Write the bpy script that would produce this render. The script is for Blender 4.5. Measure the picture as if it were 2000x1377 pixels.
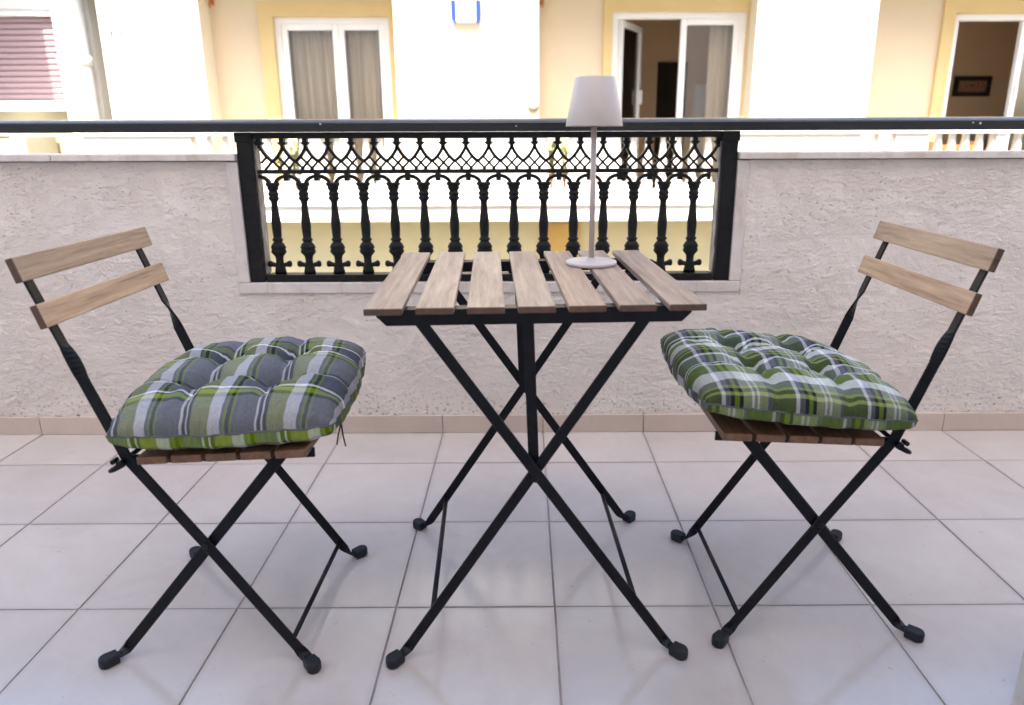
import bpy, bmesh, math, random
from mathutils import Vector, Matrix
R = math.radians
for o in list(bpy.data.objects): bpy.data.objects.remove(o)
S = bpy.context.scene
C = S.collection

# ------------------------------------------------------------------ camera
FPX, TH, ROLL, YAW, CH, PXO, PYO = 1358.1, .2641, -.0035, .0032, .9639, 27.1, -57.6
cd = bpy.data.cameras.new('camera'); cam = bpy.data.objects.new('camera', cd); C.objects.link(cam)
Rv = Vector((math.cos(YAW), -math.sin(YAW), 0))
Fv = Vector((math.sin(YAW)*math.cos(TH), math.cos(YAW)*math.cos(TH), -math.sin(TH)))
Uv = Vector((math.sin(YAW)*math.sin(TH), math.cos(YAW)*math.sin(TH), math.cos(TH)))
R2 = Rv*math.cos(ROLL) + Uv*math.sin(ROLL); U2 = Uv*math.cos(ROLL) - Rv*math.sin(ROLL)
M = Matrix((R2, U2, -Fv)).transposed().to_4x4(); M.translation = (0, 0, CH)
cam.matrix_world = M
cd.sensor_fit = 'HORIZONTAL'; cd.sensor_width = 36; cd.lens = FPX/2000*36
cd.shift_x = -PXO/2000; cd.shift_y = PYO/2000
cd.clip_start = .02; cd.clip_end = 600
cd.dof.use_dof = True; cd.dof.focus_distance = 1.62; cd.dof.aperture_fstop = 3.4
S.camera = cam

# ------------------------------------------------------------------ sky, sun, exposure
SUN_EL, SUN_AZ = 56, 0          # azimuth: degrees the sun stands to the left of straight behind the camera
w = bpy.data.worlds.new('World'); S.world = w; w.use_nodes = True
nt = w.node_tree; bg = nt.nodes['Background']
sky = nt.nodes.new('ShaderNodeTexSky'); sky.sky_type = 'NISHITA'; sky.sun_disc = False
sky.sun_elevation = R(SUN_EL); sky.sun_rotation = R(180+SUN_AZ)
sky.dust_density = 3.5; sky.ozone_density = 1.0; sky.air_density = 1.0
nt.links.new(sky.outputs[0], bg.inputs[0]); bg.inputs[1].default_value = .14
sl = bpy.data.lights.new('sun', 'SUN'); sl.energy = 2.4; sl.angle = R(.53); sl.color = (1, .92, .80)
so = bpy.data.objects.new('sun', sl); C.objects.link(so)
sd = Vector((math.sin(R(SUN_AZ))*math.cos(R(SUN_EL)), math.cos(R(SUN_AZ))*math.cos(R(SUN_EL)), -math.sin(R(SUN_EL))))
so.rotation_euler = sd.to_track_quat('-Z', 'Y').to_euler(); so.location = (0, -6, 12)
S.view_settings.view_transform = 'Standard'; S.view_settings.look = 'None'
S.view_settings.gamma = 1; S.view_settings.use_curve_mapping = False
S.view_settings.exposure = 2.42
S.render.engine = 'CYCLES'
S.cycles.caustics_reflective = False; S.cycles.caustics_refractive = False

# ------------------------------------------------------------------ materials
class NT:
    def __init__(s, name):
        s.m = bpy.data.materials.new(name); s.m.use_nodes = True; s.t = s.m.node_tree
        s.b = s.t.nodes['Principled BSDF']
    def n(s, kind, **kw):
        nd = s.t.nodes.new('ShaderNode'+kind)
        for k, v in kw.items():
            if k in nd.inputs: nd.inputs[k].default_value = v
            else: setattr(nd, k, v)
        return nd
    def l(s, a, b): s.t.links.new(a, b)
    def coord(s, kind='Object', scale=(1, 1, 1), rand=False):
        tc = s.n('TexCoord'); mp = s.n('Mapping'); mp.inputs['Scale'].default_value = scale
        src = tc.outputs[kind]
        if rand:
            oi = s.n('ObjectInfo'); mul = s.n('Math', operation='MULTIPLY'); mul.inputs[1].default_value = 37.3
            s.l(oi.outputs['Random'], mul.inputs[0])
            add = s.n('VectorMath', operation='ADD'); s.l(src, add.inputs[0]); s.l(mul.outputs[0], add.inputs[1]); src = add.outputs[0]
        s.l(src, mp.inputs[0]); return mp.outputs[0]
    def noise(s, vec, scale, detail=4, rough=.6, dist=0):
        n = s.n('TexNoise'); n.inputs['Scale'].default_value = scale; n.inputs['Detail'].default_value = detail
        n.inputs['Roughness'].default_value = rough; n.inputs['Distortion'].default_value = dist
        s.l(vec, n.inputs['Vector']); return n.outputs['Fac']
    def ramp(s, fac, stops, const=False):
        r = s.n('ValToRGB'); e = r.color_ramp
        if const: e.interpolation = 'CONSTANT'
        while len(e.elements) < len(stops): e.elements.new(1.0)
        for el, (p, c) in zip(e.elements, stops):
            el.position = p; el.color = c if len(c) == 4 else (*c, 1)
        s.l(fac, r.inputs[0]); return r.outputs[0]
    def mix(s, a, b, fac, mode='MIX'):
        m = s.n('Mix', data_type='RGBA', blend_type=mode)
        for v, i in ((fac, 0), (a, 6), (b, 7)):
            if hasattr(v, 'links'): s.l(v, m.inputs[i])
            else: m.inputs[i].default_value = v if not isinstance(v, tuple) else ((*v, 1) if len(v) == 3 else v)
        return m.outputs[2]
    def math(s, op, a, b=0.0):
        m = s.n('Math', operation=op)
        for v, i in ((a, 0), (b, 1)):
            if hasattr(v, 'links'): s.l(v, m.inputs[i])
            else: m.inputs[i].default_value = v
        return m.outputs[0]
    def bump(s, h, strength, dist=.01, prev=None):
        b = s.n('Bump'); b.inputs['Strength'].default_value = strength; b.inputs['Distance'].default_value = dist
        s.l(h, b.inputs['Height'])
        if prev: s.l(prev, b.inputs['Normal'])
        return b.outputs[0]
    def out(s, col=None, rough=.5, normal=None, spec=.5, metal=0):
        if col is not None:
            if hasattr(col, 'links'): s.l(col, s.b.inputs['Base Color'])
            else: s.b.inputs['Base Color'].default_value = (*col, 1)
        if hasattr(rough, 'links'): s.l(rough, s.b.inputs['Roughness'])
        else: s.b.inputs['Roughness'].default_value = rough
        if normal: s.l(normal, s.b.inputs['Normal'])
        s.b.inputs['Specular IOR Level'].default_value = spec; s.b.inputs['Metallic'].default_value = metal
        return s.m

def paint(name, col, rough=.5, var=.08, scale=6, bump=.05, spec=.5):
    t = NT(name); v = t.coord()
    f = t.noise(v, scale, 5)
    a = tuple(c*(1-var) for c in col); b = tuple(min(1, c*(1+var)) for c in col)
    c = t.ramp(f, [(.3, a), (.7, b)])
    nf = t.noise(v, scale*20, 3)
    return t.out(c, rough, t.bump(nf, bump, .004), spec)

def wood(name, dark, light, rough=.45, knots=True, spec=.5):
    t = NT(name); v = t.coord(scale=(1, .06, 1), rand=True); v2 = t.coord(scale=(1, .16, 1), rand=True)
    g = t.noise(v, 70, 6, .65, .4); g2 = t.noise(v, 300, 3, .6)
    f = t.math('ADD', t.math('MULTIPLY', g, .75), t.math('MULTIPLY', g2, .25))
    c = t.ramp(f, [(.33, dark), (.5, tuple(a*.4+b*.6 for a, b in zip(dark, light))), (.62, light)])
    oi = t.n('ObjectInfo')
    tint = t.ramp(oi.outputs['Random'], [(0, (.86, .85, .86)), (.5, (1, 1, 1)), (1, (1.0, .93, .86))])
    c = t.mix(c, tint, 1.0, 'MULTIPLY')
    if knots:
        k = t.noise(v2, 24, 2, .5)
        km = t.ramp(k, [(.71, (0, 0, 0)), (.76, (1, 1, 1))])
        c = t.mix(c, tuple(x*.42 for x in dark), t.math('MULTIPLY', km, .55))
    b = t.bump(f, .25, .002)
    return t.out(c, rough, b, spec)

M_ = {}
M_['wood_table'] = wood('weathered_acacia_top', (.15, .092, .06), (.385, .275, .20), .42)
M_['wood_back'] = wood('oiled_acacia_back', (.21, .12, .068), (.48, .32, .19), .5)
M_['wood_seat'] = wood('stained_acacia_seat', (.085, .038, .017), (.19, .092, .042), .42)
M_['wood_end'] = wood('dark_end_grain', (.055, .026, .014), (.11, .052, .028), .5, False)
t = NT('black_steel'); v = t.coord()
f = t.noise(v, 40, 4)
M_['steel'] = t.out(t.ramp(f, [(.3, (.004, .004, .005)), (.75, (.009, .009, .011))]), t.ramp(f, [(.3, (.30,)*3), (.7, (.45,)*3)]), t.bump(t.noise(v, 600, 2), .05, .001), .18)
t = NT('black_iron'); v = t.coord()
f = t.noise(v, 55, 5); d = t.noise(v, 9, 6, .7)
col = t.mix(t.ramp(f, [(.3, (.004, .004, .004)), (.75, (.011, .010, .010))]), (.13, .105, .085), t.ramp(d, [(.66, (0, 0, 0)), (.80, (.22, .22, .22))]))
M_['iron'] = t.out(col, .46, t.bump(f, .35, .002), .2)
M_['gloss_black'] = paint('gloss_black_rail', (.006, .006, .007), .26, .2, 30, .04, .4)
M_['rubber'] = paint('black_rubber', (.010, .011, .014), .6, .2, 60, .1, .3)
M_['bolt'] = paint('dull_steel_bolt', (.35, .34, .33), .4, .15, 80, .05)
M_['lamp'] = paint('white_lamp_metal', (.47, .395, .35), .42, .02, 12, .02)

# coarse trowelled plaster
t = NT('trowelled_plaster'); v = t.coord('Object')
vs = t.coord('Object', scale=(1, 1, 1.9))
big = t.noise(v, 2.2, 4, .6); mid = t.noise(vs, 26, 6, .66, .6); fine = t.noise(v, 120, 4, .6)
vo = t.n('TexVoronoi', feature='F1'); vo.inputs['Scale'].default_value = 70; vo.inputs['Randomness'].default_value = 1
wv = t.n('VectorMath', operation='ADD'); nz = t.n('TexNoise'); nz.inputs['Scale'].default_value = 40
t.l(vs, nz.inputs['Vector']); sc = t.n('VectorMath', operation='SCALE'); sc.inputs['Scale'].default_value = .035
t.l(nz.outputs['Color'], sc.inputs[0]); t.l(vs, wv.inputs[0]); t.l(sc.outputs[0], wv.inputs[1]); t.l(wv.outputs[0], vo.inputs['Vector'])
where = t.ramp(t.noise(v, 5, 4, .6), [(.40, (0, 0, 0)), (.62, (1, 1, 1))])
pit = t.math('MULTIPLY', t.ramp(vo.outputs['Distance'], [(.10, (1, 1, 1)), (.26, (0, 0, 0))]), where)
smooth_ = t.ramp(big, [(.42, (.25,)*3), (.58, (1, 1, 1))])
trow = t.noise(t.coord('Object', scale=(1, 1, 1.6)), 8, 4, .5, .5)
h = t.math('ADD', t.math('MULTIPLY', t.math('MULTIPLY', trow, where), 1.1), t.math('SUBTRACT', t.math('ADD', t.math('MULTIPLY', t.math('MULTIPLY', mid, smooth_), 1.4), t.math('MULTIPLY', fine, .22)), t.math('MULTIPLY', pit, .8)))
base = t.ramp(t.noise(v, 3.1, 5, .65), [(.28, (.555, .485, .435)), (.72, (.665, .59, .535))])
warm = t.mix(base, (.60, .49, .41), t.math('MULTIPLY', t.ramp(t.noise(v, 1.7, 5, .7), [(.5, (0, 0, 0)), (.78, (1, 1, 1))]), .5))
# splash dirt near the foot of the wall
gz = t.n('SeparateXYZ'); t.l(v, gz.inputs[0])
low = t.ramp(t.math('ADD', gz.outputs['Z'], t.math('MULTIPLY', t.noise(v, 9, 4), .08)), [(.11, (1, 1, 1)), (.24, (0, 0, 0))])
speck = t.ramp(t.noise(v, 85, 3, .6), [(.575, (0, 0, 0)), (.64, (1, 1, 1))])
hi = t.ramp(t.math('ADD', gz.outputs['Z'], t.math('MULTIPLY', t.noise(t.coord('Object', scale=(1, 1, .15)), 14, 5, .7), .35)), [(.92, (0, 0, 0)), (1.06, (1, 1, 1))])
warm = t.mix(warm, (.40, .32, .27), t.math('MULTIPLY', hi, .25))      # rain streaks under the coping
warm = t.mix(warm, (.10, .08, .07), t.math('MULTIPLY', t.math('MULTIPLY', low, speck), .75))
warm = t.mix(warm, (.33, .25, .215), t.math('MULTIPLY', pit, .38))  # dents also darkened in the colour, on top of the bump
M_['plaster'] = t.out(warm, .85, t.bump(h, .75, .011), .25)

t = NT('veined_marble'); v = t.coord('Object')
f = t.noise(v, 5, 7, .7, 1.2); st = t.noise(t.coord('Object', scale=(1, 1, .25)), 18, 5, .7)
c = t.ramp(f, [(.3, (.45, .385, .345)), (.55, (.56, .495, .455)), (.75, (.62, .56, .52))])
c = t.mix(c, (.36, .27, .18), t.math('MULTIPLY', t.ramp(st, [(.52, (0, 0, 0)), (.70, (1, 1, 1))]), .7))
M_['marble'] = t.out(c, .5, t.bump(st, .15, .002), .4)
t = NT('lit_side_paint'); v = t.coord('Object', scale=(1, 1, .2))
f = t.noise(v, 60, 6, .7)
M_['lit_side'] = t.out(t.ramp(f, [(.35, (.05, .045, .045)), (.55, (.22, .19, .18)), (.7, (.4, .36, .34))]), .7, t.bump(f, .3, .002))  # pale streaky coat, carries the light on the posts' inner sides

def tilemat(name, a, b, rough):
    t = NT(name); v = t.coord('Object', rand=True)
    f = t.noise(v, 3.5, 6, .65, .5); fl = t.noise(v, 45, 4, .6)
    c = t.ramp(f, [(.3, a), (.7, b)])
    oi = t.n('ObjectInfo')
    c = t.mix(c, t.ramp(oi.outputs['Random'], [(0, (.90, .90, .905)), (1, (1.0, .985, .97))]), 1.0, 'MULTIPLY')
    sp = t.ramp(t.noise(v, 70, 2, .5), [(.73, (0, 0, 0)), (.76, (1, 1, 1))])
    c = t.mix(c, (.22, .18, .15), t.math('MULTIPLY', sp, .35))
    st = t.ramp(t.noise(v, 6, 6, .7, .8), [(.50, (0, 0, 0)), (.78, (1, 1, 1))])
    c = t.mix(c, (.36, .27, .215), t.math('MULTIPLY', st, .22))
    g = t.n('SeparateXYZ'); tc = t.n('TexCoord'); t.l(tc.outputs['Generated'], g.inputs[0])
    def edge(ch): return t.math('MINIMUM', g.outputs[ch], t.math('SUBTRACT', 1.0, g.outputs[ch]))
    e = t.math('MINIMUM', edge('X'), edge('Y'))
    em = t.ramp(t.math('ADD', e, t.math('MULTIPLY', t.noise(v, 30, 4, .7), .03)), [(.012, (1, 1, 1)), (.05, (0, 0, 0))])
    c = t.mix(c, (.25, .205, .17), t.math('MULTIPLY', em, .22))      # grime worked in along the joints
    t.b.inputs['IOR'].default_value = 1.8
    return t.out(c, rough, t.bump(t.noise(v, 7, 2, .5), .03, .004), .55)
M_['tile'] = tilemat('glazed_floor_tile', (.46, .395, .35), (.53, .465, .42), .18)
M_['skirt'] = tilemat('skirting_tile', (.48, .37, .30), (.56, .44, .37), .35)
M_['grout'] = paint('grey_grout', (.27, .235, .21), .9, .25, 14, .3, .2)
M_['white_wall'] = paint('white_room_paint', (.85, .81, .77), .8, .03, 2, .05, .3)
M_['concrete'] = paint('pale_concrete', (.52, .49, .45), .85, .08, 2, .2, .3)
M_['asphalt'] = paint('asphalt', (.05, .05, .05), .9, .2, 3, .3, .3)
M_['facade'] = paint('cream_render', (.80, .72, .56), .85, .03, 1.2, .15, .2)
M_['facade_bay'] = paint('shaded_cream_render', (.63, .51, .36), .85, .04, 1.2, .15, .2)  # cream wall toned down to peach, bay shade put into the colour
M_['facade_low'] = paint('yellow_render', (.85, .76, .50), .85, .06, 1.0, .15, .2)
M_['surround'] = paint('ochre_trim', (.62, .46, .22), .8, .05, 2, .1, .2)
M_['white'] = paint('white_gloss_paint', (.80, .79, .77), .45, .03, 3, .03)
M_['white_render'] = paint('white_render', (.80, .78, .74), .8, .04, 2, .15, .2)
M_['taupe'] = paint('taupe_render', (.33, .29, .24), .85, .08, 2, .2, .2)
M_['olive'] = paint('olive_render', (.46, .42, .30), .85, .08, 2, .2, .2)
M_['shutter'] = paint('mauve_shutter', (.37, .26, .27), .5, .05, 3, .03)
M_['brown_room'] = paint('brown_room_paint', (.70, .52, .33), .85, .05, 1.5, .1, .2)
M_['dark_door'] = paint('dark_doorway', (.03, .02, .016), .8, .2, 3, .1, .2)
M_['orange'] = paint('orange_canvas', (.80, .52, .18), .8, .06, 5, .1, .2)
M_['terracotta'] = paint('terracotta', (.52, .19, .07), .8, .15, 9, .2, .2)
M_['amber_wood'] = paint('amber_wood', (.42, .19, .05), .5, .2, 7, .1)
M_['blue'] = paint('blue_plastic', (.02, .06, .42), .4, .05, 6, .02)
M_['greybox'] = paint('grey_metal', (.4, .41, .43), .5, .08, 5, .05)
M_['red_cloth'] = paint('red_cloth', (.45, .06, .07), .8, .1, 8, .1)
M_['teal_cloth'] = paint('teal_cloth', (.05, .25, .24), .8, .1, 8, .1)
M_['soil'] = paint('soil', (.05, .035, .025), .95, .3, 30, .3)
t = NT('leaf_green'); oi = t.n('ObjectInfo'); v = t.coord()
c = t.ramp(t.noise(v, 14, 3), [(.3, (.16, .20, .06)), (.7, (.30, .32, .12))])
M_['leaf'] = t.out(c, .5)
t = NT('sheer_curtain'); v = t.coord('Object')
f = t.noise(t.coord('Object', scale=(1, 1, .05)), 22, 4, .6)
c = t.ramp(f, [(.3, (.74, .61, .44)), (.7, (.88, .77, .60))]); M_['curtain'] = t.out(c, .9, None, .1)
t = NT('tapestry'); v = t.coord('Generated'); wv = t.n('TexWave', wave_type='RINGS', rings_direction='SPHERICAL'); wv.inputs['Scale'].default_value = 5; wv.inputs['Distortion'].default_value = 5
mp = t.n('Mapping'); mp.inputs['Location'].default_value = (-.5, -.5, -.6); t.l(v, mp.inputs[0]); t.l(mp.outputs[0], wv.inputs['Vector'])
M_['tapestry'] = t.out(t.ramp(wv.outputs['Fac'], [(.2, (.16, .06, .03)), (.6, (.30, .15, .08)), (.9, (.40, .28, .17))]), .9)
m = bpy.data.materials.new('window_glass'); m.use_nodes = True; tn = m.node_tree; tn.nodes.remove(tn.nodes['Principled BSDF'])
tr = tn.nodes.new('ShaderNodeBsdfTransparent'); gl = tn.nodes.new('ShaderNodeBsdfGlossy'); gl.inputs['Roughness'].default_value = .02
mx = tn.nodes.new('ShaderNodeMixShader'); fr = tn.nodes.new('ShaderNodeFresnel'); fr.inputs[0].default_value = 1.6
tr.inputs[0].default_value = (.97, .97, .96, 1)
tn.links.new(fr.outputs[0], mx.inputs[0]); tn.links.new(tr.outputs[0], mx.inputs[1]); tn.links.new(gl.outputs[0], mx.inputs[2])
tn.links.new(mx.outputs[0], tn.nodes['Material Output'].inputs[0]); M_['glass'] = m

def plaid(name, reps, sx, sy):
    t = NT(name); uv = t.n('TexCoord').outputs['UV']
    wn = t.n('TexNoise'); wn.inputs['Scale'].default_value = 7; t.l(uv, wn.inputs['Vector'])
    sc = t.n('VectorMath', operation='SCALE'); sc.inputs['Scale'].default_value = .012; t.l(wn.outputs['Color'], sc.inputs[0])
    ad = t.n('VectorMath', operation='ADD'); t.l(uv, ad.inputs[0]); t.l(sc.outputs[0], ad.inputs[1])
    sp = t.n('SeparateXYZ'); t.l(ad.outputs[0], sp.inputs[0])
    def stripes(ch, rep, off, st):
        fx = t.math('FRACT', t.math('ADD', t.math('MULTIPLY', sp.outputs[ch], rep), off))
        return t.ramp(fx, st, True)
    a = stripes('X', reps[0], reps[2], sx); b = stripes('Y', reps[1], reps[3], sy)
    c = t.mix(a, b, .56)
    fib = t.noise(uv, 420, 2, .5); mott = t.noise(uv, 60, 4, .6)
    c = t.mix(c, t.ramp(fib, [(.3, (.72, .72, .72)), (.7, (1.15, 1.15, 1.15))]), 1.0, 'MULTIPLY')
    c = t.mix(c, t.ramp(mott, [(.3, (.9, .9, .9)), (.7, (1.06, 1.06, 1.06))]), 1.0, 'MULTIPLY')
    wr = t.noise(uv, 22, 3, .55, 1.2)
    b1 = t.bump(wr, .6, .010); b2 = t.bump(fib, .25, .0015, b1)
    m = t.out(c, .88, b2, .15)
    t.b.inputs['Sheen Weight'].default_value = .04
    return m
NAVY, GREY, WHT, LIME, OLV, GRN, DRK = (.020, .026, .048), (.125, .125, .138), (.66, .63, .63), (.17, .25, .006), (.25, .265, .085), (.095, .135, .03), (.013, .013, .016)
LGRN = (.30, .34, .17)
M_['plaid_a'] = plaid('grey_green_plaid', (3, 2.35, .0, .0),
    [(0, WHT), (.035, DRK), (.09, WHT), (.12, DRK), (.17, OLV), (.40, WHT), (.56, GREY), (.60, LIME), (.63, DRK), (.68, LIME), (.71, GREY)],
    [(0, GREY), (.26, DRK), (.31, LIME), (.38, DRK), (.41, WHT), (.44, DRK), (.47, NAVY), (.70, WHT), (.725, DRK), (.75, GRN), (.82, DRK), (.85, GREY)])
M_['plaid_b'] = plaid('green_plaid', (3, 2.35, .12, .0),
    [(0, GRN), (.24, GREY), (.30, LGRN), (.42, WHT), (.45, LGRN), (.49, WHT), (.52, LGRN), (.64, DRK), (.69, LIME), (.75, DRK), (.80, GREY), (.87, WHT), (.92, GRN)],
    [(0, DRK), (.05, OLV), (.08, DRK), (.12, OLV), (.15, GREY), (.24, WHT), (.40, GRN), (.60, WHT), (.63, NAVY), (.66, WHT), (.69, NAVY), (.82, GREY), (.92, WHT), (.96, DRK)])
M_['seam'] = paint('dark_grey_seam', (.10, .10, .11), .9, .3, 60, .1, .1)
M_['cord'] = paint('black_cord', (.015, .015, .017), .8, .1, 40, .1)

# ------------------------------------------------------------------ mesh helpers
class MB:
    def __init__(s): s.bm = bmesh.new(); s.mi = 0
    def face(s, vs, smooth=False):
        try: f = s.bm.faces.new(vs)
        except ValueError: return
        f.material_index = s.mi; f.smooth = smooth; return f
    def box(s, x0, x1, y0, y1, z0, z1, bev=0, T=None):
        b = bmesh.new() if bev else s.bm
        vs = [b.verts.new((x, y, z)) for x in (x0, x1) for y in (y0, y1) for z in (z0, z1)]
        fs = [(0, 1, 3, 2), (4, 6, 7, 5), (0, 4, 5, 1), (2, 3, 7, 6), (0, 2, 6, 4), (1, 5, 7, 3)]
        for f in fs:
            q = b.faces.new([vs[i] for i in f]); q.material_index = s.mi
        if bev:
            bmesh.ops.bevel(b, geom=b.edges[:], offset=bev, segments=2, affect='EDGES', profile=.6)
            mp = {}
            for v in b.verts: mp[v] = s.bm.verts.new(v.co)
            new = list(mp.values())
            for f in b.faces: s.face([mp[v] for v in f.verts])
            b.free(); vs = new
        if T is not None:
            for v in vs: v.co = T @ v.co
        return vs
    def rings(s, rings, caps=True, closed=True, smooth=True):
        rv = [[s.bm.verts.new(p) for p in r] for r in rings]
        n = len(rv[0])
        for a, b in zip(rv, rv[1:]):
            for i in range(n if closed else n-1):
                j = (i+1) % n; s.face([a[i], a[j], b[j], b[i]], smooth)
        if caps: s.face(rv[0][::-1]); s.face(rv[-1])
        return rv
    def tube(s, pts, r, n=10, smooth=True):
        pts = [Vector(p) for p in pts]; rr = r if isinstance(r, (list, tuple)) else [r]*len(pts); out = []
        for i, p in enumerate(pts):
            d = (pts[min(i+1, len(pts)-1)]-pts[max(i-1, 0)]).normalized()
            a = d.cross(Vector((0, 0, 1)) if abs(d.z) < .9 else Vector((1, 0, 0))).normalized(); b = d.cross(a)
            out.append([p+a*rr[i]*math.cos(2*math.pi*k/n)+b*rr[i]*math.sin(2*math.pi*k/n) for k in range(n)])
        s.rings(out, smooth=smooth)
    def lathe(s, prof, cx=0, cy=0, n=24, sy=1.0, smooth=True, caps=True):
        s.rings([[(cx+r*math.cos(2*math.pi*k/n), cy+sy*r*math.sin(2*math.pi*k/n), z) for k in range(n)] for r, z in prof], caps, smooth=smooth)
    def strip(s, st):           # stations: (centre, half width vector, half thickness vector)
        out = []
        for p, wv, tv in st:
            p, wv, tv = Vector(p), Vector(wv), Vector(tv)
            e = .82
            out.append([p+wv*e+tv, p+wv+tv*.4, p+wv-tv*.4, p+wv*e-tv, p-wv*e-tv, p-wv-tv*.4, p-wv+tv*.4, p-wv*e+tv])
        s.rings(out, smooth=False)
    def bar2d(s, pts, hw, y0, y1):   # polyline in the xz plane given a width and a depth
        pts = [Vector((p[0], 0, p[1])) for p in pts]; out = []
        for i, p in enumerate(pts):
            d = (pts[min(i+1, len(pts)-1)]-pts[max(i-1, 0)]).normalized(); nn = Vector((-d.z, 0, d.x))*hw
            m_ = (y1-y0)*.22
            out.append([p-nn+Vector((0, y0+m_, 0)), p-nn*.5+Vector((0, y0, 0)), p+nn*.5+Vector((0, y0, 0)), p+nn+Vector((0, y0+m_, 0)), p+nn+Vector((0, y1, 0)), p-nn+Vector((0, y1, 0))])
        s.rings(out, smooth=False)
    def build(s, name, mats, parent=None, loc=None):
        bmesh.ops.recalc_face_normals(s.bm, faces=s.bm.faces[:])
        me = bpy.data.meshes.new(name); s.bm.to_mesh(me); s.bm.free()
        for m in (mats if isinstance(mats, (list, tuple)) else [mats]): me.materials.append(M_[m] if isinstance(m, str) else m)
        return link(name, me, parent, loc)
def link(name, me, parent=None, loc=None):
    o = bpy.data.objects.new(name, me); C.objects.link(o)
    if parent: o.parent = parent
    if loc: o.location = loc
    return o
def tag(o, label=None, cat=None, group=None, kind=None):
    for k, v in (('label', label), ('category', cat), ('group', group), ('kind', kind)):
        if v: o[k] = v
    return o
def empty(name, loc, rz=0, **kw):
    o = bpy.data.objects.new(name, None); C.objects.link(o); o.location = loc; o.rotation_euler.z = rz
    o.empty_display_size = .1
    return tag(o, **kw)
def boxpart(name, mat, parent, x0, x1, y0, y1, z0, z1, bev=0, T=None, loc=None):
    b = MB(); b.box(x0, x1, y0, y1, z0, z1, bev, T); return b.build(name, mat, parent, loc)

# ================================================================== SETTING
WY = 2.165                       # inner face of the parapet wall
GX, GY, TS = .0631, 1.2644, .3354
# street far below
tag(boxpart('street', 'asphalt', None, -60, 60, -60, 60, -7.2, -7.0), kind='structure')

# balcony floor: grout bed with every tile a piece of its own
fl = tag(boxpart('balcony_floor', 'grout', None, -3.6, 3.6, -.5, WY-.0005, -.20, -.0025), kind='structure')
def tilemesh(dx, dy):
    b = MB(); g = .0018
    b.box(g, dx-g, g, dy-g, -.012, 0, .0012); b.bm.normal_update()
    me = bpy.data.meshes.new('floor_tile'); b.bm.to_mesh(me); b.bm.free(); me.materials.append(M_['tile']); return me
random.seed(4)
full = tilemesh(TS, TS); cut = tilemesh(TS, WY-(GY+2*TS)-.002)
for j in range(-5, 3):
    for i in range(-10, 10):
        o = link('floor_tile', cut if j == 2 else full, fl, (GX+i*TS, GY+j*TS, random.uniform(-.0005, .0005)))
        o.rotation_euler = (random.uniform(-.0012, .0012), random.uniform(-.0012, .0012), 0)

# parapet wall: plaster, marble coping and trim, skirting
pw = empty('parapet_wall', (0, WY, 0), label='pinkish trowelled plaster parapet wall with marble coping around the iron grille', cat='wall')
OL, OR_, OB, ZC = -.867, .653, .515, .889     # opening and top of plaster
TR = .036
def plaster(name, x0, x1, z0, z1):
    return boxpart(name, 'plaster', pw, x0, x1, 0, .14, z0, z1)
plaster('plaster_panel', -3.6, OL-TR, -.2, ZC); plaster('plaster_panel', OR_+TR, 3.6, -.2, ZC)
plaster('plaster_panel', OL-TR+.0005, OR_+TR-.0005, -.2, OB-.036)
def stone(name, x0, x1, y0, y1, z0, z1, seed):
    random.seed(seed); b = MB(); b.box(x0, x1, y0, y1, z0, z1, .0025)
    return b.build(name, 'marble', pw)
stone('jamb_stone', OL-TR+.001, OL, -.004, .139, OB, ZC-.001, 1); stone('jamb_stone', OR_, OR_+TR-.001, -.004, .139, OB, ZC-.001, 2)
xs = [OL-TR+.001, -.36, .21, OR_+TR-.001]
for k in range(3): stone('sill_stone', xs[k]+.0008, xs[k+1]-.0008, -.005, .139, OB-.035, OB-.001, 5+k)
for k, (a, b_) in enumerate([(-3.6, -2.35), (-2.35, -1.42), (-1.42, OL), (OR_, 1.52), (1.52, 2.5), (2.5, 3.6)]):
    stone('coping_stone', a+.001, b_-.001, -.014, .155, ZC+.0025, .911, 20+k)
for i in range(-10, 10):
    b = MB(); b.box(.001, TS-.001, -.009, -.0003, 0.001, .0625, .0012)
    b.build('skirting_tile', 'skirt', pw, (GX+i*TS, 0, 0))

# own building: room behind the camera, facade with door opening, slab over the balcony
hb = empty('home_building', (0, 0, 0), label='white home wall and pillar at the lower right edge of the balcony', cat='building')
for a in [('facade_wall', 'white_wall', -8, 8, -.75, -.5, -7, 6.2), ('pillar', 'concrete', .873, 1.09, .80, 1.023, 0, 2.9),
          ('floor_slab', 'concrete', -8, 8, -.5, 2.30, -.4, -.201)]:
    boxpart(a[0], a[1], hb, *a[2:])
for x0 in (-1.5, 0.3):
    b = MB(); b.box(x0, x0+.06, -.499, -.46, 0, 2.1, .003); b.box(x0+.84, x0+.9, -.499, -.46, 0, 2.1, .003); b.box(x0+.061, x0+.839, -.499, -.46, 2.04, 2.1, .003); b.build('door_frame', 'white', hb)
    boxpart('door_leaf', 'white', hb, x0+.062, x0+.838, -.498, -.475, .01, 2.038)

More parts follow.
